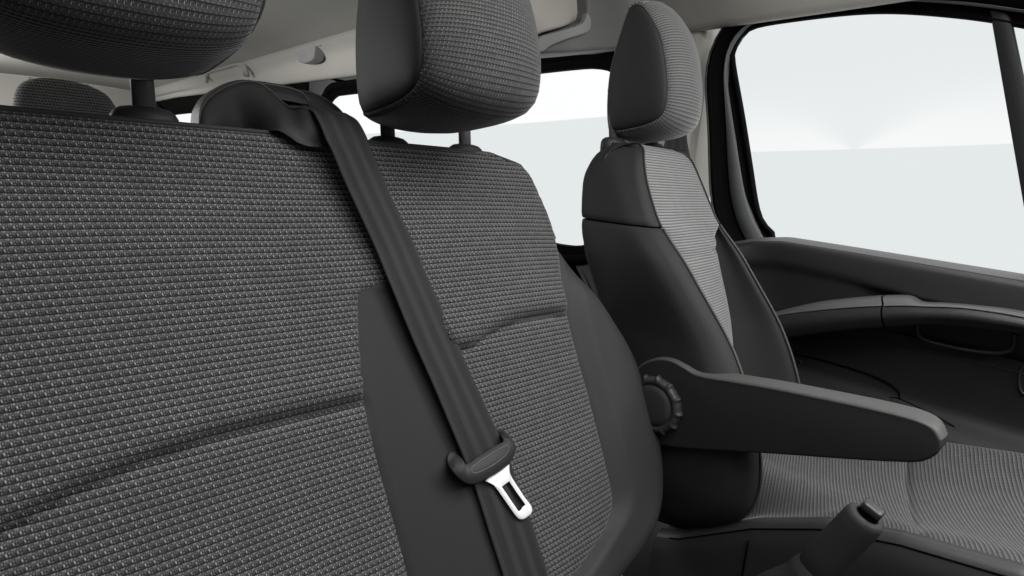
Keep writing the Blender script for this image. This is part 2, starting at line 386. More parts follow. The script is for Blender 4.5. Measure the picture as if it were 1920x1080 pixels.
    for sg in (-1, 1):
        px_ = sg*.079+pdx-(lx if sg < 0 else 0)
        foot = O+np.array([px_, 0, -.02]); tp = foot+np.array([0, .022, .13+dz])
        tube('post', [foot, foot*.5+tp*.5, tp], .0128, PLG2, o, n=20, flat=.62, up=(1, 0, 0))
        # oval collar that guides the post into the backrest
        G = []
        for rr_, zz in ((.036, -.03), (.037, -.004), (.0365, .004), (.033, .010), (.026, .0145), (.016, .0165)):
            G.append([O+np.array([px_+rr_*math.cos(q), .002+rr_*.62*math.sin(q), zz+cdz]) for q in np.linspace(0, 2*math.pi, 32, endpoint=False)])
        grid('post_collar', G, PLA, o, closed=True, cap=True)
    return o
PLH = plain('pale_grey_plastic', (.34, .34, .34), .5, .3)
PLG2 = plain('post_coating', (.075, .075, .075), .4, .4, .05, 900, .03)
headrest(.090, 1.340, 'large headrest of the outer seat, cut by the top left corner', bench, dz=.034, rb=.12, yr=(-.195, .012), wx=1.10, pdx=-.032, cdz=-.012, lx=.045)
headrest(.527, 1.322, 'headrest of the inner seat, with black vinyl sides', bench, dz=.028, yr=(-.195, .020), wx=.97, pdx=.029, rx=.80)

# ================================================================== BELT OUTLET HOUSING between the bench headrests
def band(name, top, botm, mat, parent, n=46, m=12, bulge=.005, thick=.03, label=None):
    T = crom([aty(*p) for p in top], n); B = crom([aty(*p) for p in botm], n); R = []
    for k in range(m):
        t = k/(m-1); R.append([T[i]*(1-t)+B[i]*t+np.array([0, -bulge*math.sin(math.pi*min(t*1.1, 1)), 0]) for i in range(n)])
    R = np.array(R)
    back = R[::-1].copy(); back[:, :, 1] += thick
    # rounded lip at the top edge
    lip = [R[0]+np.array([0, thick*.18, .0035]), R[0]+np.array([0, thick*.5, .005]), R[0]+np.array([0, thick*.82, .0035])]
    allr = list(R[::-1])+lip+list(back[::-1])
    o = grid(name, np.array(allr), mat, parent, closed=False, label=label); recalc(o)
    tube('moulded_edge', R[0]+np.array([0, .0005, .001]), .0014, PLE, o if parent is bench else parent, n=8)
    return o
hs = band('belt_outlet', [(374, 238, .865), (377, 208, .865), (393, 184, .865), (425, 164, .862), (458, 154.5, .858), (486, 157, .853), (510, 174, .845), (532, 195, .83), (548, 204.5, .815), (566, 203, .80), (590, 211, .79), (640, 222, .785)],
          [(374, 262, .865), (400, 266, .865), (425, 268, .862), (450, 270, .855), (474, 262, .845), (498, 248, .81), (522, 245, .786), (542, 256, .780), (560, 268, .778), (580, 274, .776), (605, 276, .775), (640, 280, .775)], PLA, bench, thick=.05,
          label='rounded plastic belt outlet between the two headrests')
band('outlet_cap', [(470, 156, .90), (492, 158, .895), (525, 163, .89), (552, 169, .885), (570, 178, .882), (580, 193, .88)],
     [(470, 180, .885), (495, 184, .88), (520, 186, .875), (545, 190, .872), (565, 194, .87), (581, 196, .87)], PLA, hs, n=24, m=6, bulge=.003, thick=.02)
band('outlet_slot', [(490, 176, .895), (520, 183, .89), (560, 190, .885), (578, 194, .882)], [(490, 215, .88), (520, 214, .875), (560, 212, .87), (590, 216, .87)], PLA, hs, n=14, m=4, bulge=.0, thick=.01)
band('outlet_rear_shell', [(560, 172, .95), (580, 175, .95), (600, 182, .945), (620, 193, .94), (638, 208, .935), (650, 224, .93)],
     [(560, 240, .94), (580, 240, .94), (600, 240, .935), (620, 240, .93), (638, 240, .93), (655, 240, .93)], PLA, hs, n=20, m=5, bulge=.0, thick=.02)

# ================================================================== SEAT BELT
belt = thing('seat_belt', 'dark seat belt running diagonally down the bench backrest, with a bright steel tongue', 'seat belt', (.45, .7, 1.0))
def bpl(px, py, h): return onplane(px, py, NRM, NRM@BT+h)
Lp = [(562, 198, -.03), (570, 202, .004), (586, 211, .030), (600, 237, .038), (610, 262, .038), (622, 285, .036), (647, 345, .030), (700, 460, .021), (727, 525, .022), (773, 637, .022), (810, 720, .022), (850, 815, .022), (872, 868, .020), (889, 912, .017), (917, 1000, .017), (943, 1080, .017), (965, 1150, .017)]
Rp = [(647, 214, -.03), (654, 218, .004), (670, 229, .030), (685, 255, .038), (695, 282, .038), (706, 308, .036), (731, 365, .030), (775, 460, .021), (803, 525, .022), (853, 637, .022), (890, 720, .022), (930, 805, .022), (952, 858, .020), (968, 905, .017), (1000, 995, .017), (1027, 1080, .017), (1048, 1150, .017)]
LL = crom([bpl(*p) for p in Lp], 120); RR = crom([bpl(*p) for p in Rp], 120)
R = []; UV = []
for i in range(120):
    row = []; uvr = []
    for k in range(17):
        t = k/16; p = LL[i]*(1-t)+RR[i]*t+NRM*(.0006*math.cos(6*math.pi*t)+.002*math.sin(math.pi*t)); row.append(p); uvr.append((t, i*.0075))
    R.append(row); UV.append(uvr)
wb = grid('webbing', R, WEB, belt, uv=UV)
md = wb.modifiers.new('thickness', 'SOLIDIFY'); md.thickness = .0016; md.offset = -1
# tongue: plastic body
def plate_px(pts, h0, h1, n=None, closed=True):
    P = crom(pts, n, True) if n else np.array(pts, float)
    a = [bpl(p[0], p[1], h0) for p in P]; b = [bpl(p[0], p[1], h1) for p in P]; return a, b
def ringplate(name, outer, inner, h0, h1, r, mat, parent, label=None, fn=None):
    """flat ring (outer and inner closed outlines with equal counts) with softened outer edge"""
    fn = fn or bpl; n = len(outer); c = np.mean(outer, 0)
    def scl(P, d):
        Q = np.array(P, float); nx = np.roll(Q, -1, 0)-np.roll(Q, 1, 0); nm = np.stack([nx[:, 1], -nx[:, 0]], 1); nm /= np.maximum(np.linalg.norm(nm, axis=1)[:, None], 1e-9)
        A = .5*np.sum(Q[:, 0]*np.roll(Q[:, 1], -1)-np.roll(Q[:, 0], -1)*Q[:, 1])
        if A < 0: nm = -nm
        return Q-nm*d
    rings = [(outer, h0), (outer, h1-(h1-h0)*.45), (scl(outer, r*.3), h1-(h1-h0)*.15), (scl(outer, r), h1), (scl(inner, -.6), h1), (inner, h1-(h1-h0)*.1), (inner, h0)]
    G = [[fn(p[0], p[1], h) for p in ring] for ring, h in rings]
    o = grid(name, G+[G[0]], mat, parent, closed=True, label=label); recalc(o); return o
def zpt(l): return [(800+x/4.32, 760+y/4.32) for x, y in l]
tg_out = zpt([(545, 178), (600, 185), (660, 235), (705, 300), (722, 345), (712, 400), (670, 465), (600, 530), (520, 580), (450, 615), (390, 640), (330, 640), (270, 605), (215, 550), (175, 490), (163, 440), (175, 395), (205, 368), (240, 350), (300, 290), (400, 230), (480, 190)])
tg_out = crom(tg_out, 72, True)
body_in = crom(zpt([(556, 205), (590, 240), (622, 290), (560, 325), (480, 375), (400, 425), (325, 478), (295, 445), (262, 405), (238, 372), (300, 300), (400, 245), (480, 210)]), 72, True)
def align(A, B):
    """rotate B so that index correspondence follows angle around centre"""
    ca = np.mean(B, 0); aa = np.unwrap(np.arctan2(*(A-ca).T[::-1])); out = []
    bb = np.arctan2(*(B-ca).T[::-1])
    best = min(range(len(B)), key=lambda k: np.sum(np.linalg.norm(np.roll(B, -k, 0)-A, axis=1)))
    return np.roll(B, -best, 0)
body_in = align(tg_out, body_in)
_a = np.array(zpt([(325, 478)])[0]); _b = np.array(zpt([(622, 290)])[0]); _n = np.array([(_b-_a)[1], -(_b-_a)[0]]); _n /= np.linalg.norm(_n)
if _n[1] > 0: _n = -_n
def tfn(px, py, h):
    d = (np.array([px, py])-_a)@_n; return bpl(px, py, .004+(h-.004)*(1-.72*float(ss(3, 26, d))))
tong = ringplate('belt_tongue', tg_out, body_in, .020, .036, 3.0, PLA, belt, 'black plastic belt tongue with a bright steel latch plate', tfn)
# the belt passes over the upper bar: bar of the body sits behind it
ins = crom(zpt([(365, 505), (420, 460), (520, 395), (600, 345), (650, 325), (668, 345), (640, 400), (570, 460), (480, 515), (400, 548), (370, 540)]), 48, True)
tube('label_recess', [bpl(p[0], p[1], .0365) for p in np.vstack([ins, ins[:1]])], .00035, PLG, tong, n=6, cap=False)
mo = [(668, 478), (672, 540), (690, 585), (790, 740), (845, 810), (857, 850), (845, 880), (800, 915), (775, 926), (745, 920), (720, 895), (640, 780), (570, 680), (540, 645), (510, 630), (470, 612), (530, 570), (600, 530)]
mo = resample(np.vstack([zpt(mo), zpt(mo[:1])]), 61)[:60]
mi = [(668, 615), (735, 715), (800, 805), (775, 825), (765, 845), (745, 860), (690, 780), (640, 705), (608, 660), (640, 635)]
mi = align(mo, resample(np.vstack([zpt(mi), zpt(mi[:1])]), 61)[:60])
ringplate('latch_plate', mo, mi, .024, .0275, .8, MET, tong)

# ================================================================== DRIVER SEAT
drv = thing('driver_seat', 'single high-back driver seat with speckled cloth face, black vinyl sides and a fold-down armrest', 'seat', (1.16, .5, .45))
DX = 1.128; SHR = .13
ZL = np.array([1.372, 1.369, 1.362, 1.350, 1.330, 1.30, 1.26, 1.23, 1.207, 1.18, 1.15, 1.11, 1.06, 1.00, .95, .90, .85, .80, .75, .70, .66, .62, .59, .575])
def ip(z, xs, ys):
    w_ = min(1, max(0, (1.372-z)/.05)); return float(np.mean([np.interp(z+d*w_, xs[::-1], ys[::-1]) for d in np.linspace(-.03, .03, 9)]))
def sec(z, sg):
    # top rounding
    k = 1-ss(1.30, 1.374, np.array(z))**1.5
    e = math.sqrt(max(0, 1-((max(z, 1.342)-1.342)/.0315)**2))       # 1 below, 0 at the crown
    hw = ip(z, [1.372, 1.36, 1.33, 1.27, 1.18, 1.0, .85, .7, .6, .57], [.115, .150, .178, .196, .208, .215, .215, .205, .18, .15])
    xc = ip(z, [1.372, 1.36, 1.33, 1.27, 1.2, 1.1, .9, .7, .6, .57], [.085, .115, .136, .150, .155, .157, .16, .155, .14, .12])
    yf = ip(z, [1.372, 1.36, 1.29, 1.2, 1.09, .98, .87, .7, .57], [.775, .745, .713, .672, .625, .585, .555, .53, .54])
    yb = ip(z, [1.372, 1.36, 1.29, 1.2, 1.155, 1.085, 1.01, .96, .90, .82, .74, .68, .62, .575], [.775, .742, .708, .655, .600, .548, .493, .462, .432, .402, .392, .41, .47, .54])
    xf = ip(z, [1.372, 1.36, 1.2, 1.14, 1.1, 1.0, .9, .6], [.084, .113, .1545, .145, .136, .122, .112, .09])
    bk = ip(z, [1.372, 1.36, 1.3, 1.18, 1.09, 1.0, .85, .6], [.80, .85, .872, .848, .815, .78, .74, .70])
    return hw, xc, yf, yb, xf, bk
def dxz(z): return 1.126+.026*float(ss(1.16, .98, np.array(float(z))))
def nar(z): return .94-.05*float(ss(1.16, 1.0, np.array(float(z))))
def yedge(z):
    hw, xc, yf, yb, xf, bk = sec(z, 1); k = float(ss(1.175, 1.207, np.array(z))); return (yf+.003)*(1-k)+(yb+.001)*k
def sample(pts, n, lin=False): return crom(pts, n) if not lin else resample(pts, n)
Zs = crom(np.stack([ZL, ZL*0], 1), 90)[:, 0]; Zs = np.clip(Zs, .575, 1.372)
def side_rows(zs, sg):
    R = []
    for z in zs:
        hw, xc, yf, yb, xf, bk = sec(z, sg)
        pts = [(0, bk), (hw*.6, bk), (hw*.88, bk-.006), (hw*.97, bk-.022), (hw, bk-.05), (hw, (bk+yb)/2+.02), (hw-.004, yb+.06), (hw-.018, yb+.026), ((hw+xc)/2-.004, yb+.008), (xc, yb)]
        P = crom(pts, 34); R.append([(dxz(z)+sg*p[0]*(nar(z) if sg > 0 else 1), p[1]+SHR*sg*p[0], z) for p in P])
    return R
def flank_rows(zs, sg):
    R = []
    for z in zs:
        hw, xc, yf, yb, xf, bk = sec(z, sg)
        pts = [(xc, yb+.0015), (xc-.010, yb+.000+.15*(yf-yb)), (xf+.45*(xc-xf), yb+.62*(yf-yb)), (xf, yedge(z))]
        P = crom(pts, 14); R.append([(dxz(z)+sg*p[0]*(nar(z) if sg > 0 else 1), p[1]+SHR*sg*p[0], z) for p in P])
    return R
zu = Zs[Zs >= 1.2075]; zu = np.r_[zu, 1.2075]; zl = np.r_[1.2045, Zs[Zs < 1.2045]]
def gap(R, end):   # roll the last / first row inward for a seam
    R = [np.array(r) for r in R]; c = np.array([DX, .76, 0]); i = -1 if end else 0
    for k, d in ((0, .0035), (1, .001)):
        j = -1-k if end else k; v = R[j][:, :2]-c[:2]; R[j][:, :2] -= d*v/np.maximum(np.linalg.norm(v, axis=1)[:, None], 1e-6)
    return R
for sg in (-1, 1):
    recalc(grid('side_panel', gap(side_rows(zu, sg), True), VIN, drv, label='upper vinyl side of the backrest'))
    recalc(grid('side_bolster', gap(side_rows(zl, sg), False), VIN, drv))
    recalc(grid('bolster_flank', flank_rows(zl, sg), VIN2, drv))
    piping('piping', [np.array([dxz(z)+sg*(sec(z, sg)[1])*(nar(z) if sg > 0 else 1), sec(z, sg)[3]-.0015+SHR*sg*sec(z, sg)[1], z]) for z in np.linspace(1.204, .66, 70)], .0030, VINL, drv)
    piping('piping', [np.array([dxz(z)+sg*(sec(z, sg)[1]+.001)*(nar(z) if sg > 0 else 1), sec(z, sg)[3]-.0005+SHR*sg*sec(z, sg)[1], z]) for z in np.linspace(1.3715, 1.206, 40)], .0026, VIN2, drv)
R = []; UV = []
for z in Zs:
    hw, xc, yf, yb, xf, bk = sec(z, 1); xe = xf if z < 1.2 else xc; row = []; uvr = []
    ye = yedge(z)
    for t in np.linspace(-1, 1, 41):
        cz = 1.142; s = z-cz-.012*t*t
        d = (.018*(1-math.exp(-s/.012))*math.exp(-s/.035) if s > 0 else .006*(1-math.exp(s/.005))*math.exp(s/.12))-.004*math.exp(-(s/.003)**2)
        d *= float(ss(1.0, .8, np.array(abs(t))))*.9+.1
        y = ye+(yf-ye)*(1-t*t)-.014*(1-t**4)*float(ss(1.37, 1.30, np.array(z)))-d*float(ss(1.36, 1.25, np.array(z)))
        row.append((dxz(z)+xe*t*(nar(z) if t > 0 else 1), y+SHR*xe*t, z)); uvr.append((DX+xe*t, z*1.09))
    R.append(row); UV.append(uvr)
recalc(grid('backrest_cloth', R, FABD, drv, uv=UV))
# crown closing the top
zt = 1.372; hw, xc, yf, yb, xf, bk = sec(zt, 1)
ringp = [(x, y) for x, y in [(0, bk), (hw*.6, bk), (hw*.95, bk-.02), (hw, bk-.03 if bk-.03 > yb else yb+.01), (xc, yb), (0, yb-.004), (-xc, yb), (-hw, bk-.03 if bk-.03 > yb else yb+.01), (-hw*.95, bk-.02), (-hw*.6, bk)]]
mesh('crown', [(DX+p[0], p[1]+SHR*p[0], zt-.0005) for p in ringp]+[(DX, .787, zt+.002)], [(i, (i+1) % 10, 10) for i in range(10)], VIN, drv)
headrest(HX, 1.383, None, drv, th=TH_DRIVER, wx=WXD, cloth=FABDH, cdz=-.012)
# armrest
AX = .925
arm_top = [(1190, 704), (1196, 690), (1216, 678), (1240, 674), (1262, 679), (1282, 690), (1310, 705), (1380, 717), (1460, 731), (1610, 762), (1690, 781), (1728, 793), (1750, 806), (1762, 826)]
arm = arm_top+[(1764, 842), (1752, 856), (1730, 866), (1700, 868), (1600, 863), (1450, 852), (1300, 843), (1240, 836), (1205, 825), (1180, 790), (1178, 740)]
ap = crom([atx(p[0], p[1], AX)[1:] for p in arm], 110, True)
ar = extrude('armrest', ap, 0, AX, AX+.056, .0045, VIN, drv, k=5)
at_ = crom([atx(p[0], p[1], AX)[1:] for p in arm_top], 90); tn = np.gradient(at_, axis=0); tn /= np.linalg.norm(tn, axis=1)[:, None]; nn_ = np.stack([-tn[:, 1], tn[:, 0]], 1)
if nn_[45][1] < 0: nn_ = -nn_
recalc(grid('armrest_lit_top', [[(xx, *(at_[i]+nn_[i]*hh)) for xx, hh in ((AX+.0005, -.0035), (AX-.0008, -.0012), (AX+.0008, .0014), (AX+.006, .0028), (AX+.020, .0036), (AX+.040, .0036), (AX+.050, .0028), (AX+.0555, .0010), (AX+.0562, -.003))] for i in range(90)], VINL, ar))  # thin strip in lighter colour, painting overhead light on the armrest top
yt_ = float(at_[:, 0].min())
for o_ in (ar, bpy.data.objects['armrest_lit_top']):
    og = root_org(ar)
    for v_ in o_.data.vertices:
        q_ = max(0.0, min(1.0, (v_.co.y+og[1]-yt_+.012)/.060)); v_.co.x = AX-og[0]+(v_.co.x-AX+og[0])*(.30+.70*math.sqrt(1-(1-q_)**2))
ko = atx(1232, 757, AX)
G = []
for xx, rr_, lob in ((.004, .046, 0), (-.004, .0475, 1), (-.010, .0475, 1), (-.0145, .0455, 1), (-.0165, .0415, .6), (-.0155, .036, 0), (-.0135, .0345, 0), (-.0135, .0335, 0), (-.0165, .0325, 0), (-.018, .024, 0), (-.0185, .004, 0)):
    ring = []
    for q in np.linspace(0, 2*math.pi, 240, endpoint=False):
        rad = rr_*1.2+lob*.0055*(abs(math.cos(q*6))**16-.3)
        ring.append(ko+np.array([xx, rad*math.cos(q), rad*math.sin(q)]))
    G.append(ring)
recalc(grid('armrest_dial', G, PLD, ar, closed=True, cap=True))
# cushion
YS = np.array([.56, .52, .46, .40, .34, .28, .22, .17, .12, .06, 0, -.06, -.11, -.15, -.175, -.185])
def ze(y): return np.interp(y, [-.185, -.175, -.15, -.11, -.06, 0.0, .017, .152, .257, .368, .509, .56], [.72, .75, .775, .793, .807, .815, .814, .787, .753, .690, .585, .56])
def zc(y): return np.interp(y, [-.185, -.175, -.15, -.11, -.06, 0.0, .05, .15, .257, .368, .509, .56], [.71, .74, .765, .785, .80, .806, .800, .777, .752, .735, .73, .73])
side = []; sidef = []; top = []; tuv = []; rside = []
for y in crom(np.stack([YS, YS*0], 1), 260)[:, 0]:
    e = float(ze(y)); c = float(zc(y)); xl = .985
    bol = .052*float(ss(.42, .30, np.array(y)))*float(ss(-.18, -.1, np.array(y)))
    roll = crom([(xl-.022, e-.30), (xl-.018, e-.12), (xl-.016, e-.045), (xl-.010, e-.022), (xl-.004, e-.012)], 18)
    side.append([(p[0], y, p[1]) for p in roll])
    rl = crom([(xl-.0045, e-.0125), (xl, e-.005), (xl+.010, e+.001), (xl+.022, e+.001)], 9)
    sidef.append([(p[0], y, p[1]) for p in rl])
    bump = .010*math.exp(-((y-.262)/.02)**2)*0
    tp = crom([(xl+.022, e), (xl+.05, e+.002), (1.10, c-.002), (1.18, c-.008), (1.26, c-.002), (1.30, c+.012), (1.335, c+.6*bol), (1.365, c+bol), (1.39, c+bol-.012)], 44)
    tr = [];
    for p in tp:
        yy = .135+.30*(p[0]-1.03); s = y-yy
        g_ = .006*math.exp(-(s/.005)**2)+.009*math.exp(-abs(s)/.025); w = 1-float(ss(1.33, 1.36, np.array(p[0])))
        tr.append((p[0], y, p[1]-g_*w))
    top.append(tr); tuv.append([(q[0], y-.36*(q[0]-1.03)) for q in tr])
    rr2 = crom([(1.39, c+bol-.012), (1.405, c+bol-.03), (1.412, c-.06), (1.40, c-.25)], 10); rside.append([(p[0], y, p[1]) for p in rr2])
recalc(grid('cushion_side', side, VIN, drv)); recalc(grid('cushion_lit_edge', sidef, PLD, drv))  # edge strip in a lighter colour stands in for light along the cushion
recalc(grid('cushion_cloth', top, FABC, drv, uv=tuv)); recalc(grid('cushion_side', rside, VIN, drv))
fr_ = [top[-1], [(p[0], p[1]-.012, p[2]-.05) for p in top[-1]], [(p[0], p[1]-.006, .45) for p in top[-1]]]
recalc(grid('cushion_front', fr_, VIN, drv))
sq = [(.9675, .3675), ]
tube('cushion_seam', [(.9665, .366, z) for z in np.linspace(.66, .40, 14)], .0018, RUB, drv, n=6)
tube('piping', [(.9802, y, float(ze(y))-.0125) for y in np.linspace(-.15, .53, 60)], .0016, RUB, drv, n=6)
# plinth below
extrude('seat_plinth', [(.50, .14), (.50, .44), (-.12, .44), (-.12, .14)], 0, 1.00, 1.37, .01, PLA, drv, k=3)

# ================================================================== HANDBRAKE
hb = thing('handbrake', 'black parking brake lever with a bright push button, standing beside the driver cushion', 'handbrake', (.70, .25, .6))
top_c = atx(1626, 966, .70); low_c = atx(1536, 1062, .70); dirv = (top_c-low_c)/np.linalg.norm(top_c-low_c)
A = low_c-dirv*.012; Ln = np.linalg.norm(top_c-A)
S_ = [(0, .0215), (.01, .0222), (.3, .0222), (.8, .0212), (.93, .0208), (.975, .0196), (1.0, .0165), (1.004, .0125), (.992, .0115), (.96, .0112)]
def rev(name, org, ax, prof_, mat, parent, n=40, sx=1.0, sq=0):
    def rq(q): return 1/((abs(math.cos(q))**5+abs(math.sin(q))**5)**.2) if sq else 1
    a = np.cross(ax, [1, 0, 0]); a /= np.linalg.norm(a); b = np.cross(ax, a)
    G = [[org+ax*h+r*rq(q)*(math.cos(q)*a+sx*math.sin(q)*b) for q in np.linspace(0, 2*math.pi, n, endpoint=False)] for h, r in prof_]
    o = grid(name, G, mat, parent, closed=True, cap=True); recalc(o); return sharp(o, 55)
rev('grip', A, dirv, [(h*Ln, r) for h, r in S_], VIN2, hb, 40, .92)
rev('button_stem', A, dirv, [(Ln*.95, .0108), (Ln*1.0, .0108), (Ln*1.07, .0104)], RUB, hb, 44, .75, 1)
rev('push_button', A, dirv, [(Ln*1.06, .0104), (Ln*1.065, .0112), (Ln*1.12, .0112), (Ln*1.135, .0103), (Ln*1.14, .0085), (Ln*1.141, .002)], CHR, hb, 44, .8, 1)
rev('lever_collar', A, -dirv, [(-.010, .0205), (-.002, .0245), (.006, .0262), (.02, .0268), (.032, .031), (.06, .040), (.12, .052), (.20, .062)], PLA, hb, 40, 1.0)
extrude('lever_base', [(.12, .30), (.12, .52), (.50, .52), (.50, .30)], 0, .62, .80, .02, PLA, hb, k=4)

# ================================================================== DRIVER DOOR (right-hand side of the picture)
door = thing('front_door', 'dark driver door with a large framed window, grab rail and armrest behind the driver seat', 'door', (1.56, .3, .5))
def px_ring(pts, n, x): return np.array([atx(p[0], p[1], x) for p in crom(pts, n, True)])
def ring3(name, rings, mat, parent, label=None):
    o = grid(name, np.array(rings+[rings[0]]), mat, parent, closed=True, label=label); recalc(o); return o
def offs(P, d):
    """inset a closed loop in the y-z plane by d"""
    Q = P[:, 1:]; nx = np.roll(Q, -1, 0)-np.roll(Q, 1, 0); nm = np.stack([nx[:, 1], -nx[:, 0]], 1); nm /= np.linalg.norm(nm, axis=1)[:, None]
    A_ = .5*np.sum(Q[:, 0]*np.roll(Q[:, 1], -1)-np.roll(Q[:, 0], -1)*Q[:, 1])
    if A_ < 0: nm = -nm
    o = P.copy(); o[:, 1:] = Q-nm*d; return o
XD = 1.573
op = [(1480, 470), (1452, 436), (1432, 414), (1421, 380), (1410, 310), (1395, 215), (1378, 118), (1379, 92), (1392, 68), (1420, 52), (1500, 39), (1600, 28), (1680, 26), (1770, 32), (1860, 43), (1960, 62), (2080, 92), (2200, 135), (2300, 250), (2340, 420), (2250, 600), (2000, 560), (1700, 510)]
N = 150
g0 = px_ring(op, N, XD)                                             # edge of the pane
wv = ss(.45, .62, g0[:, 1])*(1-ss(1.44, 1.62, g0[:, 2])); OA = -.024-.002*wv; OB = OA-(.004+.032*wv); OC = -.084+0*wv
wz = ss(1.62, 1.2, g0[:, 2])*ss(.40, .62, g0[:, 1]); OB = OA-(.004+.006*wv+.032*wz); OC = -.076-.045*wz
def offv(a):
    o = offs(g0, np.asarray(a)[:, None])
    for _ in range(10): o = (np.roll(o, 1, 0)+2*o+np.roll(o, -1, 0))/4
    return o
L1 = offv(OA); L2 = offv(OB); L3 = offv(OC)
def sx_(P, x): Q = P.copy(); Q[:, 0] = x; return Q
ring3('window_seal', [sx_(g0, XD+.006), sx_(g0, XD-.010), sx_(offs(g0, -.006), XD-.014), sx_(offs(g0, -.010), XD-.006), sx_(offs(g0, -.018), XD-.006), sx_(offs(g0, -.022), XD-.016), sx_(L1, XD-.018), sx_(L1, XD+.006)], RUB, door)
ring3('window_frame', [sx_(offv(OA+.0005), XD+.01), sx_(offv(OA+.0005), XD-.024), sx_(offv(OA-.001), XD-.026), sx_(offv(OB+.002), XD-.030), sx_(L2, XD-.026), sx_(L2, XD+.01)], FRM, door, label='satin grey metal frame around the door window')
dseal = thing('door_seal', 'thick black rubber door seal between the cream pillar and the driver door frame', 'door seal', (1.55, .7, 1.2))
ring3('seal_lip', [sx_(offv(OB-.001), XD+.02), sx_(offv(OB-.001), XD-.016), sx_(offv(OB-.006), XD-.026), sx_(offv(OC+.014), XD-.030), sx_(offv(OC+.011), XD-.038), sx_(offv(OC+.004), XD-.040), sx_(L3, XD-.040), sx_(L3, XD+.02)], RUB, dseal)
ring3('seal_bead', [sx_(offv(OC+.0015), XD-.036), sx_(offv(OC), XD-.044), sx_(offv(OC-.003), XD-.044), sx_(offv(OC-.006), XD-.026)], PLA, dseal)
# pane and quarter-light divider
pn = mesh('window_pane', sx_(offs(g0, -.004), XD+.0005), [tuple(range(N))], GLS, door, smooth=False)
dv = np.array([[atx(1859, 30, XD)[1:], atx(1900, 30, XD)[1:]], [atx(1931, 440, XD)[1:], atx(1972, 440, XD)[1:]]]) if False else None
a0, a1 = atx(1857, 20, XD), atx(1894, 20, XD); b0, b1 = atx(1935, 470, XD), atx(1990, 470, XD)
def bar(name, q, x0, x1, mat, parent):
    pr = np.array([p[1:] for p in q]); return extrude(name, pr, 0, x0, x1, .004, mat, parent, k=3)
bar('quarterlight_divider', resample(np.array([a0, a1, b1, b0, a0]), 41)[:40], XD-.012, XD+.008, FRM2 if False else plain('divider_trim', (.013, .014, .014), .5, .3), door)
# belt-line roll and upper panel, lofted along the door
def door_row(y):
    zt_ = np.interp(y, [-.5, .10, .45, .62, .70, .80], [1.140, 1.158, 1.168, 1.172, 1.160, 1.13])
    fwd = ss(.44, .30, np.array(y))
    pts = [(1.590, zt_-.004), (1.560, zt_-.001), (1.528, zt_-.004), (1.513, zt_-.012), (1.508, zt_-.026), (1.508, zt_-.058-.02*float(ss(.6, .1, np.array(y)))), (1.513, zt_-.074-.02*float(ss(.6, .1, np.array(y)))),
           (1.520+.040*float(fwd), zt_-.095-.02*float(fwd)), (1.530+.035*float(fwd), .99), (1.528, .96)]
    return pts
ysr = np.linspace(.80, -.5, 70)
recalc(grid('upper_panel', [[(p[0], y, p[1]) for p in crom(door_row(y), 50)] for y in ysr], DOOR, door, label='upper door panel with a rolled belt line under the glass'))
low = []
for y in ysr:
    zp = .905-.02*(y-.4)
    pts = [(1.529, .985), (1.532, .94), (1.535, .90), (1.538, .86), (1.536, .83), (1.520, .815), (1.500, .800), (1.486, .785), (1.482, .765), (1.492, .74), (1.515, .72), (1.525, .60), (1.53, .40), (1.53, .20)]
    low.append([(p[0], y, p[1]) for p in crom(pts, 60)])
recalc(grid('lower_panel', low, DLO, door))
recalc(grid('belt_line_lit_top', [[(x, y, door_row(y)[1][1]+h_) for x, h_ in ((1.586, -.001), (1.560, .0022), (1.535, .0008), (1.524, -.0035), (1.516, -.0075))] for y in ysr], PLC, door))  # strip over the belt line, lighter colour standing in for top light
AXD = 1.43
def rail(name, tp, fr2, bt, mat, parent, label=None):
    T = crom([atx(p[0], p[1], AXD+.045) for p in tp], 40); M_ = crom([atx(p[0], p[1], AXD+.006) for p in fr2], 40); B = crom([atx(p[0], p[1], AXD+.012) for p in bt], 40)
    G = []
    for a, m_, b in zip(T, M_, B):
        mid = (m_+b)/2; mid[0] = AXD
        pts = [(1.535, a[1], a[2]-.008), a+np.array([.02, 0, -.001]), a, (a+m_)/2+np.array([-.004, 0, .002]), m_+np.array([.006, 0, .001]), m_+np.array([-.001, 0, -.005]), mid, b+np.array([0, 0, .006]), b+np.array([.010, 0, -.002]), (1.50, b[1], b[2]-.002), (1.535, b[1], b[2]+.002)]
        G.append(crom([np.array(p, float) for p in pts], 40))
    for k in (0, -1): pass
    lit_ = [[np.array(a)+np.array([.03, 0, .0012]), np.array(a)+np.array([.0, 0, .0016]), (np.array(a)+np.array(m_))/2+np.array([-.004, 0, .0045]), np.array(m_)+np.array([.004, 0, .0030]), np.array(m_)+np.array([-.0008, 0, .0002])] for a, m_ in zip(T, M_)]
    o = grid(name, G, mat, parent, label=label); recalc(o); recalc(grid('rail_lit_top', lit_, PLC, o))  # strip on the rail top, its pale colour standing in for top light
    bm = bmesh.new(); bm.from_mesh(o.data); bm.verts.ensure_lookup_table(); m2 = 40
    for r_ in (0, 39): bm.faces.new([bm.verts[r_*m2+j] for j in range(m2)])
    bmesh.ops.recalc_face_normals(bm, faces=bm.faces); bm.to_mesh(o.data); bm.free(); sharp(o, 60); return o
rail('door_armrest', [(1440, 590), (1480, 579), (1530, 568), (1590, 561), (1652, 556)], [(1440, 596), (1480, 588), (1540, 581), (1600, 576), (1652, 573.5)], [(1440, 640), (1480, 633), (1540, 624), (1600, 617), (1654, 613)], DOOR, door)
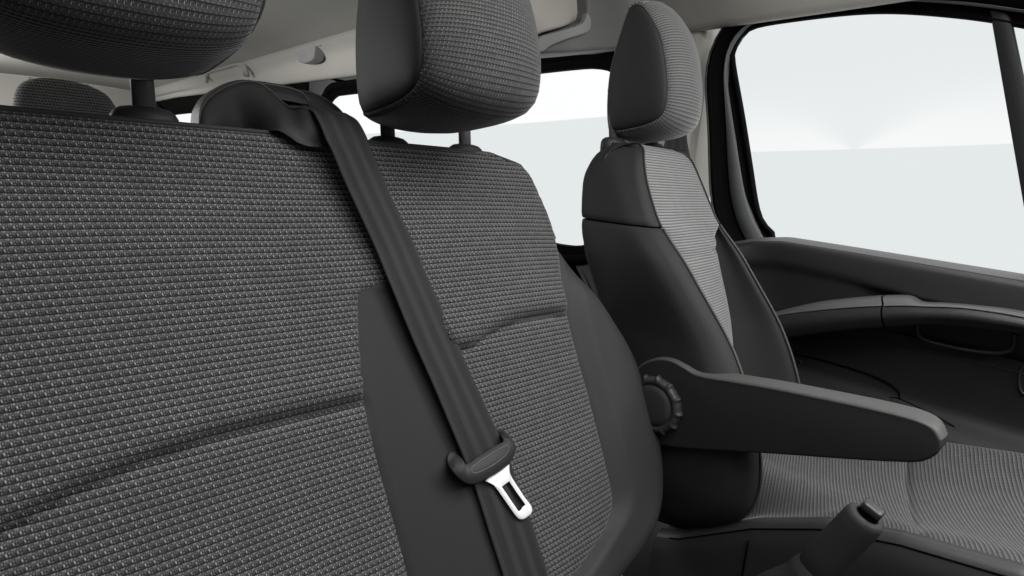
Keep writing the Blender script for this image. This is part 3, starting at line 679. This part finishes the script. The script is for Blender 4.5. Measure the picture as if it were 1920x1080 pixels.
rail('grab_rail', [(1656, 556), (1698, 556.5), (1712, 562), (1728, 569), (1780, 571.5), (1860, 579), (1920, 588), (2050, 612)], [(1656, 573.5), (1700, 573), (1730, 574.5), (1800, 577), (1870, 586), (1920, 595), (2050, 622)], [(1658, 613), (1700, 610), (1760, 608.5), (1820, 613), (1870, 620), (1920, 627), (2050, 652)], DOOR, door)
# pull cup below the rail, storage flap outline, handle ring
def dring(name, pts, x, r, mat, parent, n=60, closed=True, label=None):
    P = crom([atx(p[0], p[1], x) for p in pts], n, closed); P = np.vstack([P, P[:1]]) if closed else P
    return tube(name, P, r, mat, parent, n=8, cap=not closed, label=label)
dring('pull_cup', [(1722, 606), (1721, 622), (1735, 637), (1790, 652), (1850, 661), (1885, 660), (1900, 650), (1903, 625)], 1.512, .0055, DOOR, door, closed=False)
dring('storage_flap_seam', [(1480, 668), (1497, 665), (1560, 680), (1630, 702), (1668, 720), (1684, 733), (1687, 748)], 1.534, .0016, RUB, door, closed=False)
dring('storage_flap_seam', [(1668, 746), (1687, 748), (1745, 775), (1790, 800)], 1.515, .0014, RUB, door, closed=False)
dring('flap_latch', [(1484, 674), (1499, 676), (1502, 683), (1490, 690), (1482, 688)], 1.533, .0016, DOOR, door, n=30)
dring('door_knob_ring', [(1912, 700), (1918, 690), (1935, 690), (1945, 710), (1935, 735), (1918, 738), (1911, 722)], 1.53, .003, DOOR, door, n=30)

# ================================================================== BODY SHELL
XW = 1.6335
pil = thing('centre_pillar', 'pale cream pillar trim just behind the driver headrest', 'pillar', (1.58, .9, .6))
G = []
for z in np.linspace(.45, 1.80, 40):
    x = 1.575-.02*float(ss(1.4, 1.7, np.array(z)))
    G.append([(p[0], p[1], z) for p in crom([(1.66, .925), (1.61, .945), (x-.004, .952), (x-.018, .962), (x-.022, 1.0), (x-.020, 1.04), (x+.0, 1.08), (x+.04, 1.11), (x+.08, 1.13)], 24)])
recalc(grid('pillar_trim', G, CRM, pil))
drb = thing('seat_belt', 'dark belt webbing hanging on the cream pillar behind the driver headrest', 'seat belt', (1.53, .9, 1.2))
Lb = [aty(1262, 100, .93), aty(1250, 245, .93), aty(1236, 300, .92), aty(1200, 420, .90)]; Rb = [aty(1285, 100, .93), aty(1286, 245, .93), aty(1297, 310, .92), aty(1320, 420, .90)]
a_, b_ = crom(Lb, 30), crom(Rb, 30)
wd = grid('webbing', [[a_[i]*(1-t)+b_[i]*t for t in np.linspace(0, 1, 7)] for i in range(30)], WEB, drb, uv=[[(t, i*.01) for t in np.linspace(0, 1, 7)] for i in range(30)])
md = wd.modifiers.new('thickness', 'SOLIDIFY'); md.thickness = .0016

# rear side wall with the sliding-door window
wall = thing('sliding_door', 'black framed sliding side door window seen behind the middle and driver seats', 'door', (XW, 2.4, .6))
wp = [(XW, 1.258, 1.55), (XW, 1.275, 1.605), (XW, 1.33, 1.650), (XW, 1.42, 1.674), (XW, 1.54, 1.680), (XW, 1.9, 1.680), (XW, 2.6, 1.680), (XW, 3.5, 1.680), (XW, 3.60, 1.672), (XW, 3.66, 1.645), (XW, 3.67, 1.60), (XW, 3.67, 1.2), (XW, 3.64, 1.06), (XW, 3.5, 1.03), (XW, 2.6, 1.025), (XW, 1.7, 1.022), (XW, 1.50, 1.022), (XW, 1.40, 1.035), (XW, 1.31, 1.075), (XW, 1.265, 1.15), (XW, 1.255, 1.35)]
w0 = crom(wp, 140, True)
def woff(P, d): return offs(P, d)
w1 = woff(w0, -.035); w2 = woff(w0, -.075)
ring3('window_seal', [sx_(w0, XW+.01), sx_(w0, XW-.012), sx_(woff(w0, -.005), XW-.018), sx_(woff(w0, -.030), XW-.018), sx_(w1, XW-.022), sx_(woff(w0, -.040), XW-.032), sx_(w2, XW-.040), sx_(w2, XW+.01)], RUB, wall)
mesh('window_pane', sx_(woff(w0, -.002), XW+.0), [tuple(range(140))], GLS, wall, smooth=False)
wframe = []
P = crom([(XW, 1.02, 1.80), (XW, 1.3, 1.82), (XW, 3.9, 1.84), (XW, 3.95, 1.82), (XW, 3.95, .5), (XW, 3.9, .45), (XW, 1.1, .45), (XW, 1.02, .5)], 140, True)
P = align(w2, P)
ring3('door_skin', [sx_(w2, XW-.03), sx_(P, XW-.03), sx_(P, XW+.02), sx_(w2, XW+.02)], FRM, wall)
# second rear side window further back
rw = thing('rear_side_window', 'rearmost side window with black surround, glimpsed above the bench between the headrest and belt outlet', 'window', (XW, 6, 1.2))
q0 = crom([(XW, 4.35, 1.6), (XW, 4.5, 1.66), (XW, 6, 1.665), (XW, 8.4, 1.665), (XW, 8.7, 1.60), (XW, 8.7, 1.1), (XW, 8.4, 1.03), (XW, 6, 1.03), (XW, 4.5, 1.03), (XW, 4.35, 1.1)], 120, True)
q2 = crom([(XW, 4.0, 1.90), (XW, 4.1, 1.92), (XW, 6, 1.95), (XW, 9.2, 1.95), (XW, 9.3, 1.90), (XW, 9.3, .5), (XW, 9.2, .45), (XW, 6, .45), (XW, 4.1, .45), (XW, 4.0, .5)], 120, True); q2 = align(q0, q2)
ring3('window_surround', [sx_(q0, XW+.01), sx_(q0, XW-.03), sx_(q2, XW-.04), sx_(q2, XW+.01)], RUB, rw)
mesh('window_pane', sx_(woff(q0, -.002), XW), [tuple(range(120))], GLS, rw, smooth=False)

# ceiling with cream cove along the side
ceil = thing('headliner', 'grey-beige cloth headliner over the cabin with a cream cove along the side windows', 'ceiling', (.4, 3, 1.95))
G = []
for y in np.r_[np.linspace(.25, 1.3, 12), np.linspace(1.6, 9.4, 22)]:
    dz = .0*y
    G.append([(p[0], y, p[1]+dz) for p in crom([(1.44, 1.955), (1.30, 1.985), (1.0, 2.0), (.5, 2.01), (-.1, 2.0), (-.5, 1.98), (-.74, 1.88), (-.80, 1.75)], 40)])
recalc(grid('ceiling_cloth', G, CEI, ceil))
G = []
for y in np.r_[np.linspace(1.12, 1.6, 8), np.linspace(1.7, 9.4, 30)]:
    zl_ = 1.755+.018*max(0, y-2)
    zl_ = min(zl_, 1.86)
    G.append([(p[0], y, p[1]) for p in crom([(XW-.01, zl_), (XW-.045, zl_-.006), (XW-.065, zl_+.008), (XW-.08, zl_+.04), (XW-.11, 1.90), (1.46, 1.945), (1.43, 1.957)], 30)])
cove = recalc(grid('cove_trim', G, CRM, ceil, label='pale cream cove trim')) 
# front header: cream roof edge above the driver door
G = []
for y in np.linspace(1.12, -.5, 40):
    drop = .10*float(ss(.45, -.5, np.array(y))); zs = 1.735-drop
    G.append([(p[0], y, p[1]) for p in crom([(1.56, zs-.004), (1.532, zs-.010), (1.512, zs-.004), (1.488, zs+.03), (1.44, zs+.10), (1.38, zs+.14), (1.25, zs+.18)], 26)])
recalc(grid('roof_edge_trim', G, CRM, ceil))

# roof beam trim (grey) behind the driver headrest
rb = thing('roof_beam_trim', 'grey plastic roof crossbeam end above the sliding door window, left of the driver headrest', 'trim', (1.4, 1.2, 1.7))
def slab(name, pts, y0, y1, r, mat, parent, n=60, label=None):
    P = crom([aty(p[0], p[1], y0)[[0, 2]] for p in pts], n, True); return extrude(name, P, 1, y0, y1, r, mat, parent, k=5, label=label)
slab('beam_body', [(1010, 92), (1011, 78), (1030, 66), (1062, 55), (1092, 42), (1102, 26), (1101, -10), (1095, -80), (1200, -110), (1330, -60), (1290, 30), (1250, 80), (1190, 88), (1100, 96), (1050, 99), (1020, 99)], 1.16, 1.42, .012, PLG, rb, n=90)

slab('beam_lip', [(1009, 93), (1009, 76), (1022, 66), (1062, 55), (1094, 42), (1102, 24), (1109, 40), (1103, 60), (1062, 74), (1034, 86), (1018, 97)], 1.145, 1.165, .004, PLH, rb, n=70, label='paler rounded lip of the beam trim')
slab('corner_trim', [(930, -90), (1096, -90), (1099, 0), (1099, 24), (1088, 38), (1060, 50), (1018, 62), (1002, 74), (1003, 97), (985, 103), (930, 108)], 1.20, 1.30, .012, CRM, ceil, n=90)
# grab handle and coat hooks on the cove
def hook(name, label, pxl, yv, sc, hg=None):
    t = thing(name, label, 'coat hook', tuple(yv), hg)
    return t
XH = 1.475
def coat(px, py, w, h, label):
    c0 = atx(px, py, XH); s_ = (atx(px+w/2, py, XH)[1]-atx(px-w/2, py, XH)[1])/2; hh = (atx(px, py-h/2, XH)[2]-atx(px, py+h/2, XH)[2])/2
    t = thing('coat_hook', label, 'coat hook', tuple(c0), 'coat hooks on the cream cove'); s_ = abs(s_)
    pr = crom([(c0[1]-s_, c0[2]+hh), (c0[1]+s_, c0[2]+hh), (c0[1]+s_*1.02, c0[2]), (c0[1]+s_*.9, c0[2]-hh*.7), (c0[1]+s_*.4, c0[2]-hh), (c0[1]-s_*.4, c0[2]-hh), (c0[1]-s_*.9, c0[2]-hh*.7), (c0[1]-s_*1.02, c0[2])], 40, True)
    extrude('hook_plate', pr, 0, XH-.02, XH+.045, .006, HOOK, t, k=4)
    extrude('hook_base', [(c0[1]-s_*1.6, c0[2]+hh*.8), (c0[1]-s_*1.6, c0[2]+hh*1.25), (c0[1]+s_*1.2, c0[2]+hh*1.25), (c0[1]+s_*1.2, c0[2]+hh*.8)], 0, XH-.012, XH+.06, .003, HOOK, t, k=3)
coat(579, 104, 30, 28, 'small grey coat hook on the cream cove, nearer one, left of the middle headrest')
coat(224, 155, 26, 20, 'small grey coat hook on the cream cove, far one under the large headrest')
gh = thing('grab_handle', 'pale arched grab handle on the cream cove above the belt outlet', 'grab handle', tuple(atx(420, 130, XH)))
hp = [atx(388, 152, XH), atx(388, 138, XH-.02), atx(396, 131, XH-.035), atx(420, 124, XH-.045), atx(440, 118, XH-.04), atx(452, 119, XH-.03), atx(459, 128, XH-.02), atx(462, 142, XH)]
tube('handle_bar', crom(hp, 40), .026, HOOK, gh, n=14, flat=.6)

# rear seat headrest glimpsed at far left
rs = thing('passenger_seat', 'rear passenger seat headrest in dark cloth glimpsed behind the bench at far left', 'seat', (.25, 2.6, .6))
yr = 2.35
prr = crom([aty(*p, yr)[[0, 2]] for p in [(24, 215), (26, 180), (36, 157), (58, 146), (90, 144), (130, 149), (170, 160), (200, 175), (213, 190), (222, 208), (222, 240), (24, 240)]], 60, True)
o = extrude('headrest', prr, 1, yr, yr+.14, .03, FABH, rs, k=6)
lu = o.data.uv_layers.new(name='uv')
for lp in o.data.loops:
    v_ = o.data.vertices[lp.vertex_index].co; lu.data[lp.index].uv = (v_.x*.6, v_.z*.6)
extrude('backrest', [(-.12, .5), (-.12, 1.30), (-.06, 1.36), (.56, 1.36), (.62, 1.30), (.62, .5)], 1, yr+.04, yr+.18, .03, VIN, rs, k=4)
for sxx in (.09, .23): tube('post', [(sxx, yr+.09, 1.3), (sxx, yr+.09, 1.48)], .008, PLG, rs)

rd = thing('rear_bulkhead', 'pale cream rear end trim of the van, glimpsed far behind the bench', 'rear trim', (.4, 9.4, .2))
extrude('rear_panel', [(-.9, .2), (-.9, 2.12), (1.62, 2.12), (1.62, .2)], 1, 9.38, 9.44, .01, CRM, rd, k=3)
# floor; unseen left wall, front bulkhead and dash deck added to block low light
def struct(o): o['kind'] = 'structure'; return o
struct(mesh('floor', [(-1.2, -1.5, .16), (1.75, -1.5, .16), (1.75, 9.5, .16), (-1.2, 9.5, .16)], [(0, 1, 2, 3)], FLR, None, smooth=False))

lb = struct(mesh('body_wall_light_block', [(-.9, -1.2, .16), (-.9, 9.5, .16), (-.9, 9.5, 1.08), (-.9, -1.2, 1.08), (1.70, -1.2, .16), (1.70, -1.2, 1.08), (-.9, -.42, 1.06), (1.60, -.42, 1.06), (-.9, -.42, .5), (1.60, -.42, .5)], [(0, 1, 2, 3), (0, 3, 5, 4), (3, 5, 7, 6), (6, 7, 9, 8)], FLR, None, smooth=False))
# ================================================================== LIGHT, WORLD, CAMERA
w = bpy.data.worlds.new('World'); scene.world = w; w.use_nodes = True; nt = w.node_tree; g = NT(nt)
bg = nt.nodes['Background']; tc = g.n('ShaderNodeTexCoord'); sp = g.n('ShaderNodeSeparateXYZ'); g.l(tc.outputs['Generated'], sp.inputs[0])
az = g.m('MULTIPLY', g.m('ARCTAN2', sp.outputs[0], sp.outputs[1]), 57.2958); el = g.m('MULTIPLY', g.m('ARCSINE', sp.outputs[2]), 57.2958)
# edge of the light-grey studio floor sweep
thr = g.n('ShaderNodeFloatCurve')
thL = g.m('MULTIPLY_ADD', az, .1403, -1.47)      # rises to 5.6 deg at az 50
thR = g.m('MULTIPLY_ADD', az, .075, -1.75)       # 3.0 at 64 -> 4.4 at 82
sel = g.sstep(56.5, 57.0, az)
th = g.m('ADD', g.m('MULTIPLY', thL, g.m('SUBTRACT', 1, sel)), g.m('MULTIPLY', thR, sel))
above = g.sstep(-.06, .06, g.m('SUBTRACT', el, th))
glow = g.m('SUBTRACT', 1, g.sstep(.5, 9.0, g.m('ADD', g.m('SUBTRACT', el, th), g.m('MULTIPLY', g.m('ABSOLUTE', g.m('SUBTRACT', az, 75)), .15))))
rr = g.m('DIVIDE', g.m('ABSOLUTE', g.m('SUBTRACT', az, 72)), g.m('ADD', g.m('MAXIMUM', g.m('SUBTRACT', el, th), 0), .15))
glow = g.m('MULTIPLY', glow, g.m('MULTIPLY_ADD', g.sstep(.2, 2.6, rr), .75, .25))
aboveval = g.m('ADD', g.m('SUBTRACT', 1, sel), g.m('MULTIPLY', sel, g.m('MULTIPLY_ADD', glow, .62, .08)), clamp=True)
fac = g.m('MULTIPLY', above, aboveval)
mx = g.n('ShaderNodeMix', data_type='RGBA'); mx.inputs[6].default_value = (.79, .82, .825, 1); mx.inputs[7].default_value = (1.0, 1.0, 1.0, 1)
g.l(fac, mx.inputs[0]); g.l(mx.outputs[2], bg.inputs[0]); hx = g.m('ADD', g.m('MULTIPLY', sp.outputs[0], .766), g.m('MULTIPLY', sp.outputs[1], .643))
fw = g.m('MULTIPLY_ADD', g.sstep(-.15, .35, hx), .86, .14)          # backdrop dimmed behind the camera to cut frontal light
up = g.m('MULTIPLY', g.sstep(.55, .85, sp.outputs[2]), 2.3)          # added unseen overhead glow, so tops are lit more than sides
g.l(g.m('ADD', fw, up), bg.inputs[1])

def area(name, loc, target, size, power, col=(1, 1, 1)):
    L = bpy.data.lights.new(name, 'AREA'); L.shape = 'RECTANGLE'; L.size = size[0]; L.size_y = size[1]; L.energy = power; L.color = col
    o = bpy.data.objects.new(name, L); COL.objects.link(o); o.location = loc
    o.rotation_euler = (Vector(target)-Vector(loc)).to_track_quat('-Z', 'Y').to_euler(); return o
area('windscreen_light', (.5, -1.2, 2.4), (.6, .8, 1.1), (1.6, .6), 13, (1, .995, .985))
area('overhead_light', (.85, -.02, 2.02), (.92, .12, .6), (1.5, .5), 17, (1, .995, .985))
area('driver_side_light', (1.50, -.45, 1.75), (1.15, .75, 1.3), (.5, .4), 13, (1, .995, .985))

area('left_fill_light', (-.86, 3.3, 1.5), (1.55, 2.9, 1.85), (1.8, .5), 34)  # added off-frame lamp that brightens the cove
area('rear_fill_light', (-.75, 7.3, 1.5), (1.2, 8.6, 1.7), (1.5, .6), 30)  # added off-frame lamp that brightens the rear panel and far cove
cd = bpy.data.cameras.new('camera'); co = bpy.data.objects.new('camera', cd); COL.objects.link(co)
cd.sensor_width = 36; cd.lens = 36*FP/1920; cd.clip_start = .02; cd.clip_end = 200
M = Matrix([[*RM[0], CAM[0]], [*RM[1], CAM[1]], [*RM[2], CAM[2]], [0, 0, 0, 1]]); co.matrix_world = M
scene.camera = co
scene.view_settings.view_transform = 'Standard'; scene.view_settings.look = 'None'; scene.view_settings.exposure = 0
scene.cycles.max_bounces = 6
